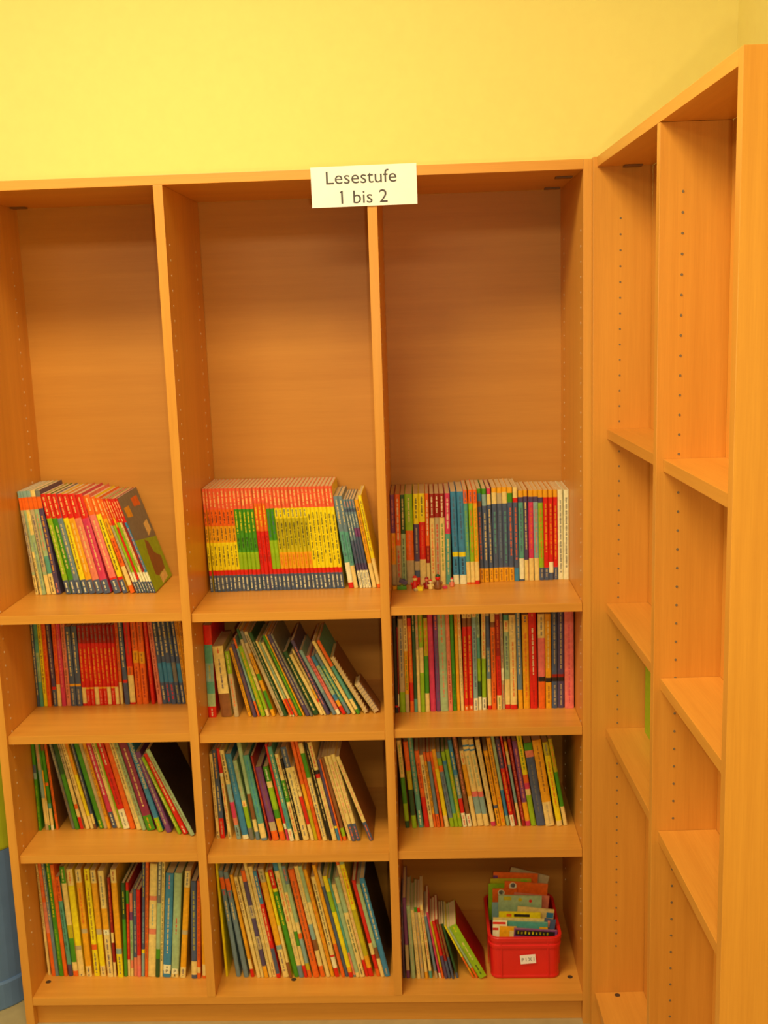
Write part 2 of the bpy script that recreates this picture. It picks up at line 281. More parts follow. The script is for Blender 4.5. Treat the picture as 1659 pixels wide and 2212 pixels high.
DATA = """@A1
-951.6 199.0 7.6 255.5 5.0 Z6,O12,E60/V,J3,C19/X
-940.0 198.6 5.6 256.4 5.9 Z6,O12,J40/F,C42/X
-934.4 198.3 9.1 256.8 5.9 Z6,O12,C24/Y,J58/F
-923.1 197.9 9.8 257.3 6.4 Z6,O12,E60/V,J3,C19
-911.9 197.5 11.3 257.9 6.7 C6,O12,J45/S,T17,C20/X
-899.9 197.1 11.7 257.7 6.8 H6,O11,V70/A,V13/S
-874.7 196.2 11.6 250.3 9.6 R24/C,L62/C,N14/W
-861.4 195.7 12.9 250.4 10.0 R24/C,G62/C,N14/W
-847.3 195.2 12.8 250.3 10.2 R24/C,F62/C,N14/W
-832.6 194.7 12.8 249.9 10.6 R24/C,Y62/U,N14/W
-817.3 194.2 14.6 249.8 11.1 R24/C,A62/C,N14/W
-800.2 192.6 16.2 250.1 11.6 R24/C,S62/C,N14/W
-781.9 192.2 17.3 249.1 11.8 R24/C,M62/C,N14/W
-756.2 191.5 16.2 247.7 13.6 O20/C,K64/C,R2,N14/W
-734.7 191.0 11.9 245.0 14.7 O18/C,Y65/X,R3,N14/W
-716.0 190.5 10.4 244.4 16.2 O22/C,A20/U,O30/Q,C20,O8
-701.1 190.2 5.8 243.1 17.1 O28/C,E50/F,W10,N12/W
-694.2 190.0 5.8 243.3 17.3 R28/C,L50,W10,N12/W
-687.6 189.8 5.8 243.3 17.5 O20/C,A10,R56,N14/W
-680.6 189.7 5.8 243.5 17.7 R25/C,L53/G,W10,N12/W
-673.7 189.5 5.7 243.6 17.9 R25/C,C53/U,W10,N12/W
-666.8 189.3 5.9 243.8 18.1 R25/C,Q53,W10,N12/W
-659.9 189.2 6.5 243.9 18.3 R25/C,B53/S,W10,N12/W cov1
@A2
-523.0 200.8 6.5 252.4 1.5 o20/C,O16/X,A16/X,Y27/X,R5,N16/W
-512.9 201.0 6.5 252.3 2.3 o20/C,O16/X,A16/X,Y27/X,R5,N16/W
-505.8 201.2 9.3 252.3 2.3 o20/C,O16/X,A16/X,Y27/X,R5,N16/W
-496.3 201.4 9.6 252.2 2.4 o20/C,O16/X,A16/X,Y27/X,R5,N16/W
-486.3 201.6 9.6 252.2 2.5 o20/C,O16/X,A16/X,Y27/X,R5,N16/W
-476.4 201.8 9.6 252.1 2.6 o20/C,O16/X,A16/X,Y27/X,R5,N16/W
-466.4 202.0 9.6 252.1 2.7 o20/C,O16/X,A16/X,Y27/X,R5,N16/W
-456.5 202.2 9.6 252.0 2.8 o20/C,O16/X,A16/X,Y27/X,R5,N16/W
-446.6 202.4 9.6 252.0 2.9 o20/C,G26/Y,G16/X,L17,R5,N16/W
-436.7 202.6 9.6 251.9 2.9 o20/C,G26/Y,G16/X,L17,R5,N16/W
-426.7 202.9 9.6 251.9 3.0 o20/C,G26/Y,G16/X,L17,R5,N16/W
-416.8 203.1 9.6 251.9 3.1 o20/C,G26/Y,G16/X,L17,R5,N16/W
-406.9 203.3 9.6 251.8 3.2 o20/C,G26/Y,G16/X,L17,R5,N16/W
-396.9 203.5 9.6 251.8 3.3 o15/C,O27/Y,R37/Q,R5,N16/W
-387.0 203.7 9.6 251.7 3.4 o15/C,O27/Y,R37/Q,R5,N16/W
-377.1 203.9 9.6 251.7 3.4 o15/C,O27/Y,R37/Q,R5,N16/W
-367.2 204.1 9.6 251.6 3.5 o20/C,G31/N,L28,R5,N16/W
-357.3 204.3 9.6 251.6 3.6 o20/C,G31/N,L28,R5,N16/W
-347.3 204.5 9.6 251.5 3.7 o20/C,Y10/N,I33/X,A16/O,R5,N16/W
-337.4 204.7 9.6 251.5 3.8 o20/C,Y10/N,I33/X,A16/O,R5,N16/W
-327.5 204.9 9.6 251.5 3.9 o20/C,Y10/N,I33/X,A16/O,R5,N16/W
-317.6 205.1 9.6 251.4 4.0 o20/C,Y10/N,I33/X,A16/O,R5,N16/W
-307.7 205.4 9.6 251.4 4.0 o20/C,Y10/N,I33/X,A16/O,R5,N16/W
-297.8 205.6 9.6 251.3 4.1 o20/C,Y10/N,I33/X,A16/O,R5,N16/W
-287.8 205.8 9.6 251.3 4.2 o20/C,Y10/N,I33/X,A16/O,R5,N16/W
-277.9 206.0 9.6 251.3 4.3 o20/C,Y10/N,I33/X,A16/O,R5,N16/W
-268.0 206.2 9.6 251.2 4.4 o20/C,Y59/X,R5,N16/W
-258.1 206.4 9.6 251.2 4.5 o20/C,Y59/X,R5,N16/W
-248.2 206.6 9.6 251.1 4.5 o20/C,Y59/X,R5,N16/W
-238.3 206.8 9.6 251.1 4.6 o20/C,Y59/X,R5,N16/W
-228.4 207.0 9.6 251.1 4.7 o20/C,Y59/X,R5,N16/W
-218.5 207.2 9.6 251.0 4.8 o20/C,Y59/X,R5,N16/W
-208.6 207.4 9.6 251.0 4.9 o20/C,Y59/X,R5,N16/W
-188.4 208.5 11.8 226.6 7.5 F38/C,T34/N,W22,R6
-175.7 207.9 9.6 227.3 7.7 F38/C,T36/N,C24
-161.6 207.1 6.6 219.5 8.9 F10/S,N4,F32/W,N26/V,V8,W20/N
-154.1 206.7 6.2 219.6 9.1 F10/S,N4,F32/W,N26/V,V8,W20/N
-147.4 206.4 6.2 219.5 9.1 F10/S,N4,F18/W,P10,N30/V,V8,W20/N
-140.8 206.0 6.5 219.4 9.1 F10/S,N4,F18/W,P10,N30/V,V8,W20/N
-131.1 205.5 9.4 218.1 9.7 A72/U,C28
-120.0 204.9 8.6 229.3 9.8 Y68/U,C28,O4
@A3
-82.9 206.6 10.2 220.3 0.0 P42/S,A35/O,E23
-72.7 206.1 12.1 220.7 -0.3 O56/W,E44/R
-60.0 205.6 11.2 219.7 -0.2 D43/C,J57/D
-47.4 205.1 18.0 220.9 0.2 L40/C,O33/S,E27
-28.4 204.3 12.2 221.2 -0.1 Y33/X,V41/E,E10,N8,R8
-15.7 203.8 14.5 221.7 -0.1 Y31/X,R41/O,C28
-0.2 203.1 9.0 221.4 -0.0 O57/W,Q19/O,C24
10.3 202.7 10.8 220.5 0.0 Q26/W,C74/O
21.5 202.2 11.4 220.5 -0.1 Q26/W,E74/R
33.4 201.8 12.1 220.7 -0.0 Q26/W,C74/G
46.0 201.2 11.7 221.1 -0.2 M44/W,T56/C
64.2 200.5 13.5 224.2 1.1 B65/N,Y5,B20/X,W10
79.6 199.9 15.4 224.4 1.2 B65/N,Y5,B20/X,W10
95.7 199.2 9.3 228.3 1.4 O14/N,T62/L,C22,O2
105.5 198.8 10.0 228.3 0.9 O14/N,L62/O,C22,O2
115.9 198.4 10.0 228.4 0.9 O14/N,A62/L,C20,R4
127.7 214.2 10.6 227.8 1.4 G5,B8,U6,N66/O,A15/U
139.2 214.9 10.6 227.7 1.2 G6,Z12,N67/C,A15/U
151.6 215.5 9.1 227.7 1.3 M6,C11,N68/C,A15/U
161.6 216.1 11.8 228.9 0.9 A5,C12,N68/T,A15/U
174.0 216.7 11.8 229.2 0.8 A6,E11,N68/F,A15/U
186.3 217.4 11.8 229.4 0.8 A5,C12,N68/T,A15/U
198.7 218.1 11.8 229.1 0.9 A6,G10,N69/O,A15/U
211.5 218.8 10.9 228.6 0.8 C11,R5,N70/O,B14
223.4 219.4 11.8 219.7 0.6 A7,V6,T62/N,W23,N2
235.8 220.1 10.3 220.5 0.7 A7,V70/C,C23
246.6 220.6 11.4 219.9 0.3 A7,V6,M62/O,C25
259.7 221.4 11.1 220.0 0.8 A7,V6,Z62/S,C25
271.3 222.0 11.1 220.0 0.8 A8,V6,L72/O,N14/E
282.9 222.6 11.1 219.7 0.7 A8,R78/A,N14/E
294.5 223.2 10.3 219.3 0.5 A8,R72/A,W12,N8
305.4 223.8 10.6 218.9 0.3 A8,R78/A,N14/E
317.0 224.4 11.9 218.6 0.4 W100/H
329.3 225.1 12.5 218.2 0.0 W100/H
@B1
-974.0 202.0 7.1 248.4 0.0 N100/C
-966.7 202.0 8.4 251.8 -0.1 T45,J30/T,T25
-957.4 202.1 9.6 248.4 0.1 Y100/U
-947.4 202.1 9.7 250.4 -0.2 O100/R
-932.8 202.2 9.6 250.5 0.9 V80/E,R3,N17/E
-922.8 202.2 9.6 254.4 -0.3 U15,O63/R,C22
-911.5 202.2 10.2 248.3 0.1 M100/S
-900.2 202.3 10.6 256.1 -0.0 S100/U
-888.2 202.3 13.1 202.8 0.4 N72/C,A3,N25/E
-873.6 202.4 13.7 203.8 0.2 N72/C,A3,N25/E
-859.0 202.4 10.2 206.1 0.0 Q22/H,R55/A,C20,R3
-848.4 202.5 10.1 205.9 0.1 Q22/H,R55/A,A2,R21/S
-837.8 202.5 9.5 205.7 0.3 Q22/H,R55/A,A2,R21/S
-827.8 202.6 10.5 205.4 0.3 Q22/H,R55/A,C22,R1
-817.0 202.6 9.9 205.2 0.5 Q22/H,R55/A,A2,R21/S
-806.4 202.6 9.8 205.0 0.7 Q22/H,R55/A,A2,R21/S
-796.2 202.7 9.5 204.7 0.6 Q22/H,R55/A,C22,R1
-786.2 202.7 9.0 204.5 0.5 Q22/H,R55/A,A2,R21/S
-776.8 202.7 8.8 204.2 0.2 Q22/H,R55/A,C22,R1
-768.1 207.7 8.1 254.1 0.0 O78/U,C22
-754.9 207.1 11.2 252.5 1.2 N75/C,R3,N22/V
-742.1 206.5 13.9 249.8 0.8 R61/U,O9/U,C28,R2
-724.7 205.7 13.2 254.4 0.8 O46/U,A12/U,O42/Q
-710.6 205.1 13.9 249.2 0.5 O46/U,A12/U,O42/Q
-687.9 204.1 8.3 248.0 1.9 R100/O
-672.1 203.4 10.9 254.7 3.5 S100/Q
-659.8 202.8 10.5 251.3 3.8 N58/C,B20,N22/C
-648.4 202.3 10.5 256.0 3.8 N58/C,B20,N22/R
-637.1 201.8 11.8 252.9 3.9 N58/C,B20,N22/R
-623.8 201.2 10.2 255.7 4.1 N58/I,H20,N22/I
-612.4 200.6 9.8 248.5 4.1 N58/C,B20,N22/C
-601.1 200.1 7.8 252.8 4.4 A100/U
-592.5 199.7 7.8 248.7 4.4 A100/U
@B2
-529.4 117.1 18.5 228.1 0.0 R21,T20,Z20/I,T13,J14,R12/W
-498.6 116.3 24.7 175.7 4.0 C12/R,C55/V,U33
-467.5 115.6 10.9 163.5 5.2 L34/C,E64/O,E2
-433.5 114.7 7.6 175.8 12.2 A100/U
-421.7 114.5 8.4 186.0 13.5 V100/U
-411.3 114.2 5.0 200.3 14.0 O13,Z67,O20
-402.8 114.0 9.9 180.8 15.0 L100/A
-390.0 113.7 7.0 225.3 15.8 D12,E28,C30/L,L22,C8
-376.7 113.4 8.0 222.2 17.3 H14,E12,A24/U,G8,A12,G22,A8
-356.9 113.0 8.5 222.7 20.1 E40/X,E35,E25/U
-348.0 112.7 8.1 220.4 19.8 D100/E
-334.0 112.4 5.0 201.4 21.2 C78,O20,C2
-327.4 112.2 4.2 199.7 21.2 J76/B,R22,W2
-320.8 112.1 6.3 197.2 21.8 C76,O24
-311.5 111.9 7.3 214.5 21.5 G100/L
-302.0 111.6 3.5 218.2 22.0 A100
-295.0 111.5 9.9 217.8 22.7 V100/E
-283.8 111.2 5.0 221.1 22.9 H100/E
-276.7 115.3 11.1 171.0 23.4 D100/C
-261.3 115.7 7.9 165.2 24.4 C100
-252.1 116.0 4.2 178.2 23.3 C60/U,A15,R5,C20
-246.7 116.2 8.3 200.7 23.0 V100/S
-231.6 116.6 7.8 176.4 24.8 Z65,F35
-221.9 117.0 8.5 161.2 25.0 K58/Q,S34,W8
-208.7 117.4 8.4 160.2 25.8 B16,J50/B,B10,A10,R14
-197.1 117.8 7.8 166.6 25.8 F20,T60/Y,F20
-184.6 118.2 7.7 202.7 26.4 C45,C12/X,C43
-174.4 118.5 7.8 203.4 26.1 O35,T45,C14,G6
-155.4 119.1 10.1 161.2 28.8 C100/E spiral
-132.1 119.8 14.0 86.2 31.9 A20,C80/H spiral2
@B3
-82.9 113.2 7.4 230.7 0.0 X92,R2,X6
-75.6 113.6 2.6 209.8 -0.5 Q78,W15,Q7
-71.1 113.8 12.3 228.8 0.0 E78/N,L22
-58.0 114.3 8.9 252.0 0.2 C40/U,A42/G,E18
-46.9 114.7 8.9 230.2 0.6 R8,O60/A,R20,O12
-37.2 115.0 7.5 251.3 0.5 D27/C,D60,T13
-29.3 115.3 7.2 256.9 0.4 E40/O,C60
-21.2 115.6 9.6 257.6 0.5 L38/O,C24,L38
-10.8 116.0 9.8 229.6 0.3 I40/O,G40,C20
1.0 116.4 12.3 253.3 0.8 M100
14.9 116.9 10.0 256.8 0.8 P25/O,P75/N
25.3 117.3 17.6 252.2 0.9 J35/O,J65/S
44.0 118.0 9.6 254.9 1.1 S45,S55/Q
54.4 118.3 8.9 253.9 1.2 G10/O,G50,G40/D
64.1 118.7 7.4 250.7 0.9 A30/R,A70
73.2 119.0 7.5 254.0 1.3 C35/O,C65/E
81.5 119.3 9.8 257.3 0.6 C12/Q,U8,R75/A,O5/W
91.9 119.7 10.9 256.9 0.5 C12/Q,U8,R75/A,O5/W
103.7 120.1 10.2 253.8 0.5 C10/R,Z78/N,W12/N
114.8 120.5 7.5 254.0 0.7 J30/N,T20,L22,D15,W13
123.8 120.8 9.4 253.2 -0.1 C50/O,L38,W12/X
137.1 122.7 8.9 255.0 0.8 E10,N30,F30/C,C26,R4
146.8 122.7 10.8 253.0 0.5 C15,U5,O50/U,O30/Q
159.3 122.8 10.9 255.0 0.9 C8/Q,Q40/O,R38/Q,C14/G
171.0 122.9 6.8 253.2 1.1 E60/P,W12,E28/R
178.7 122.9 11.6 231.2 0.7 T6,C12/R,J50/N,C27,R5
191.1 122.9 15.0 230.9 0.7 C20/E,C75/O,R5
209.1 123.0 10.9 252.0 1.3 F81/C,A19
221.6 123.1 14.3 230.1 0.7 A8/N,A92/O
237.5 123.2 17.0 256.6 0.9 R15/A,R65/W,R20/Q
256.8 123.2 15.6 231.4 0.3 C25/N,K41,X5,O29
274.1 123.3 12.9 231.6 0.4 A67/C,X5,A28/U
288.6 123.4 12.5 255.2 0.2 N67/E,Q3,X4,N26/E
302.4 123.5 14.3 254.2 0.1 V67/E,Q3,X4,V26/E
318.3 123.5 20.8 252.7 0.2 K8/O,K92/M
@C1
-974.0 136.2 7.4 264.9 0.0 G35,N8,Z6,G51/L
-957.7 136.7 8.9 262.4 1.9 E40/S,Z28,C26,E6
-948.8 136.9 3.9 262.0 1.6 G40,A30,C25,G5
-943.3 137.0 7.6 259.6 2.0 U20,G32,O3,G18,T5,C17,W5
-931.5 137.3 6.4 264.0 2.9 O100/U U
-891.7 138.3 7.4 264.7 10.1 H50/E,H50/U
-883.1 138.5 9.7 267.5 9.7 D45,G55
-871.3 138.8 8.3 265.0 10.1 E50/X,C25,O5,C8,R12
-856.7 139.1 9.0 268.9 11.3 C70/U,C30
-845.7 139.4 8.0 263.5 11.7 A45/O,Y42,C13
-836.7 139.6 6.3 266.3 10.4 N85/E,C10,U5
-823.4 139.9 10.9 263.7 11.8 G90,G10/Y
-811.9 140.2 8.7 267.5 11.7 E100
-802.2 140.5 7.5 263.3 11.6 Q8,A92/U
-791.1 140.7 10.9 267.6 12.4 R9,M66/W,M9,N16/W
-779.0 141.0 8.9 268.5 12.2 C62/X,C38
-768.6 141.3 4.0 267.9 12.5 L100
-762.0 137.4 15.5 263.1 12.5 R38/W,R42/Q,W20/H
-745.1 134.0 12.5 263.0 11.9 U12,O88
-727.5 130.4 11.5 266.4 12.9 C65/U,C35/E
-713.6 127.5 9.5 271.5 13.4 J100/U
-700.5 124.8 19.8 264.8 13.3 w12/A,w73/C,G15/A
-671.5 118.8 12.0 269.6 14.5 B86,L14/A
-649.9 114.4 12.5 217.3 16.9 P100/E
-619.3 103.2 7.9 212.9 21.4 L100/C
-606.3 100.2 12.7 224.0 21.8 R88/C,R12/W
-587.0 95.6 10.4 240.3 23.2 J100/U X
@C2
-523.4 94.3 7.5 215.7 1.6 C90/U,C10/X
-514.5 92.7 11.1 225.0 2.0 N35/A,N42/C,R23/E
-494.8 89.8 7.9 230.8 4.0 R27,W4,C60/R,C9/X
-473.7 86.7 10.2 228.9 7.3 C38/X,Z20,M18,S8,Z16/X
-458.4 84.4 14.1 219.6 8.2 B55/Z,B40,W5
-441.0 81.9 10.2 204.3 8.7 J50/E,C8/O,L27,H15
-426.5 79.7 9.5 263.7 7.6 J55,U25,C12,F8
-412.8 77.7 14.0 219.0 8.7 T80/B,C17,F3
-393.6 76.8 5.1 217.7 9.0 Q100/O
-385.1 76.4 14.7 189.3 10.1 P75/U,E12,O13
-366.6 75.6 12.4 190.1 10.1 G20/W,C8,L30,G12,A18,O12
-351.0 74.8 6.0 246.6 9.7 R82,W6,M12
-343.2 74.5 9.9 242.5 10.1 T62/C,T25/B,W13/O
-329.8 73.8 9.2 223.3 10.4 C30/O,G25/C,C45/R
-319.3 76.1 6.2 210.4 10.7 X100/C
-311.5 75.7 13.6 240.2 10.6 N22/E,C60/H,C18/N
-293.1 74.7 7.8 191.9 11.9 C40/U,R38,C22
-284.7 74.2 8.2 264.4 10.6 O45,A25,I30
-275.5 73.7 7.3 267.2 10.4 O100/R
-264.2 73.1 10.2 251.5 11.2 C10,G25,C65/N
-249.4 72.3 6.6 251.4 11.1 X100/C
-240.9 71.8 10.2 253.3 11.5 C28/R,X4,R4,C64/S
-228.9 71.2 6.8 208.5 11.5 V82,Y3,B15
-221.2 70.7 3.6 211.7 11.7 O100
-215.6 70.4 8.4 215.2 12.3 U85,L10,O5
-202.2 69.7 6.7 219.5 13.5 C100/S
-194.5 69.3 9.7 221.7 13.4 C80/S,N20/O
-183.2 68.6 9.2 225.1 13.7 C80/S,N20/O
-152.4 67.0 9.1 224.9 19.0 C78/S,N22/O U
@C3
-67.4 123.4 10.2 225.0 3.9 C42/L,G30,L20,D8
-50.6 123.7 10.9 221.7 4.3 O33,I22,D30,L15
-35.0 124.1 11.3 263.6 5.4 T80/E,T20/W
-20.1 124.4 10.6 197.4 6.1 O10,O50/Q,R40
-8.0 124.7 9.5 187.3 6.6 C100/X
2.2 124.9 6.0 194.2 6.7 O12,A70/X,O18
9.0 125.1 8.2 193.9 6.6 O12,F70,O18/Q
19.8 125.3 6.3 195.4 7.3 O100/R
28.8 125.5 9.4 201.3 8.2 A25,Y60,C15
41.4 125.8 9.9 194.3 9.1 F8,L10,O8,F62/V,L12
52.2 126.1 8.8 195.2 8.7 L12,B5,T65,L18
61.7 126.3 8.8 200.6 8.4 L100/A
72.5 126.5 9.5 224.7 8.6 B10,B30/Y,Z27/C,R17,W16/R
84.0 126.8 10.1 269.2 8.5 U88/S,W12/R
96.9 127.1 9.9 196.2 8.8 C18/O,A42,C40
108.4 127.3 14.1 224.1 9.1 C6,B2,C3,B2,C47/J,K6,Z20,C14
123.9 127.7 11.8 224.5 9.3 C6,B2,C3,B2,C47/J,K6,Z20,C14
140.9 126.9 10.7 223.8 9.4 C72/E,C3/R,C20,M5
155.0 126.6 9.4 195.5 9.0 A72/U,N4,A24/X
165.4 126.3 10.2 227.3 8.6 A62/U,A38/O
177.9 126.0 7.5 266.0 8.8 B10,J55,B25,J10
188.0 125.8 9.8 224.5 9.0 V33/S,R54/A,W13/O
198.7 125.5 5.2 269.6 8.7 R60/S,Q40
206.8 125.3 6.3 218.5 8.9 A11,C16,Z45,C28
215.5 125.1 7.8 225.5 8.8 Q100/S
224.2 124.9 11.4 219.5 8.4 P72/S,A22,M6
236.9 124.6 11.8 264.5 8.4 Y50/G,O8,M6,C6,L30
251.0 124.3 19.2 213.5 8.3 G9,S8,N83/H
271.8 123.8 20.5 221.1 8.3 A72/U,C28/E
298.5 123.1 13.0 216.4 9.1 I16/H,Y78/O,C6
314.6 122.7 9.3 224.4 9.5 I38/O,G40,C22
@D1
-968.6 92.1 6.5 298.9 1.0 C72/U,C28
-957.5 91.4 9.2 332.6 1.9 O40/S,S25,O35
-948.2 90.8 8.1 329.4 1.9 F60/C,F40
-938.5 90.2 10.7 335.1 1.8 G57/Y,G43/L
-926.4 89.5 9.2 299.7 2.0 O20/A,O80
-914.4 88.9 10.0 266.8 2.6 O24/Q,T64/D,V12
-902.4 88.2 12.1 294.0 2.2 G15/C,C38,I12,G22,C8,O5
-888.9 87.4 14.7 287.1 1.6 C15/O,Y56,E4,C22,C3/V
-868.7 86.2 13.6 287.3 1.2 C12/N,A43/O,E4,A31,C10/V
-849.2 85.1 12.8 287.6 0.9 Y12/Q,Y58/U,O5,Y25/V
-832.8 84.2 12.8 284.8 1.0 C12/N,A43,E5,Y30,C10/V
-814.9 83.1 13.9 284.3 0.7 C35/H,A20,W5/X,C40/V
-799.6 82.3 6.5 266.0 -0.6 Q55/O,C10,Q20,C15
-788.8 81.7 13.5 287.7 -0.4 C12/Q,A61,Z5,Y22/V
-774.3 85.3 8.5 250.2 -2.5 D4,D34/Y,G62
-765.2 84.6 6.5 250.5 -2.9 R8,G14,R60/O,C18
-757.9 84.1 7.0 222.8 -3.3 S22,P10,J48/G,S10,C10
-749.7 83.6 8.5 233.9 -3.5 N10,N26/C,N42/E,S22
-740.6 83.0 8.9 232.6 -3.4 R75/Q,S12,K13
-730.9 82.3 7.6 335.1 -4.4 N45/I,N33/Z,Y3,Z19
-722.1 81.7 7.3 330.6 -4.4 O100/U
-713.9 81.2 17.8 301.5 -4.9 C28,S4,C25/Z,S5,C38
-695.2 79.9 10.3 331.9 -5.1 H40/W,J37,G8,D15
-684.3 79.1 7.3 331.7 -5.0 C100/D
-676.1 78.6 18.6 277.9 -5.4 B16/S,B72/C,W6/X,B6
-655.4 77.2 17.7 278.4 -5.5 J40,J20/R,J34,C6/X
-633.2 75.7 13.7 285.4 -6.2 C15/N,A40,E4,A31,C10/V
-603.7 73.7 13.3 259.0 -3.2 N82/I,C14,N4
-589.7 72.7 8.3 259.4 -3.5 O88/Q,C6,O6
-577.2 71.9 10.1 248.8 -2.5 A85,C12,O3
@D2
-520.4 77.6 5.8 322.8 1.6 Y100
-493.5 76.8 10.3 283.4 5.8 F6,O11,F8/R,F24/C,F51
-474.3 76.3 11.4 281.3 7.3 F6,O11,F8/R,F24/C,F51
-456.8 75.8 8.1 274.2 8.1 A82,C10,R8
-441.6 75.4 8.6 271.2 9.2 C45/U,C55
-432.1 75.1 7.4 271.5 8.6 C100/E
-423.4 74.8 10.1 287.1 8.7 O10,V22,E12/V,V17,E12/V,V16,A11
-411.8 74.5 7.3 328.7 9.0 C100/E
-403.8 74.3 9.8 296.5 8.8 C85/E,C15/U
-392.9 74.0 9.3 285.8 9.0 B30/C,R42/C,N24,R4
-377.0 73.5 13.4 291.0 9.6 E12/D,A58,Z4,C26/V
-361.8 73.1 7.4 283.1 9.4 Y50,C35,U15
-349.5 72.8 11.2 288.6 10.3 R17/C,Y3,G34/Y,G46
-337.6 72.4 11.2 325.8 9.6 B12,C48/O,C30/E,F10
-324.9 72.1 7.9 328.9 9.7 J30,C20/R,C12,G12,C16,R10
-315.5 71.8 9.1 299.2 10.0 F16/O,J34,C10,O5,Z22,I6,O7
-302.0 73.1 13.9 289.7 10.0 O100/U
-284.7 73.0 10.3 297.9 10.3 C52/E,Z14,U10,C14,O10
-270.8 73.0 9.2 298.8 11.0 J32,C68
-259.8 73.0 8.3 289.5 11.2 A100/O
-249.2 72.9 10.1 269.8 10.4 C78/X,R2,W11,R9
-233.1 72.9 8.4 302.6 11.6 A70,O30
-223.6 72.9 7.6 288.6 11.6 E15,N85
-215.0 72.9 10.2 272.9 11.5 Y15,L20,Y55,A5,R5
-204.0 72.8 5.4 266.2 11.5 T75,S23,F2
-197.9 72.8 9.6 251.4 11.5 C20,J75,C5
-187.5 72.8 11.2 269.1 11.4 J35,C50/D,C15/X
-174.7 72.8 7.5 327.3 11.5 O8,C78/S,R14
-166.4 72.8 11.2 328.7 11.5 J8,Y37/O,I38,A10,R7
-147.6 72.7 9.0 259.0 11.6 R65,C12,R15,O8
-137.1 72.7 9.0 251.0 11.9 J68,U12,C20
-127.2 72.7 12.5 265.4 11.7 B68/C,B22,B10/E X
@D3
-82.4 65.9 4.3 187.2 0.1 V100/U
-74.5 65.7 8.5 211.8 1.2 P58,E32,P10
-62.2 65.4 9.8 192.0 2.4 J100/E
-48.6 65.1 8.4 181.5 3.6 C100/E
-38.6 64.8 7.8 187.8 4.1 G6,E94/A
-28.7 64.6 6.9 188.0 4.8 R6,C84/I,A10
-18.7 64.4 7.3 193.0 5.7 C90/R,T10
-4.6 64.1 6.3 164.5 8.0 F88,E12
5.0 63.9 4.9 175.9 9.0 M92,W8
11.6 63.7 5.1 151.3 9.7 I80,O20
19.0 63.5 7.2 154.8 10.5 R60,V40
26.8 63.4 6.7 158.8 10.5 Q70/G,N30
36.1 63.2 5.7 147.5 11.5 U60,N40
46.8 62.9 5.7 147.1 13.4 D90,N10
86.2 62.1 4.3 154.0 25.6 Y60,O20,A10,O10
94.0 61.9 6.1 150.3 26.6 J80,O20
102.7 61.7 18.8 154.7 27.3 L12/Y,L15,L45/C,L28/X Q"""
ZI = {'1': 0, '2': 1, '3': 2}
cur = None; rows = {}
for L in DATA.split('\n'):
    if not L: continue
    if L[0] == '@': cur = L[1:]; rows[cur] = []; continue
    k = L.split(); bands = []
    for q in k[5].split(','):
        a, _, tx = q.partition('/'); bands.append((a[0], float(a[1:]), tx))
    rows[cur].append([float(v) for v in k[:5]] + [bands, k[6] if len(k) > 6 else ''])
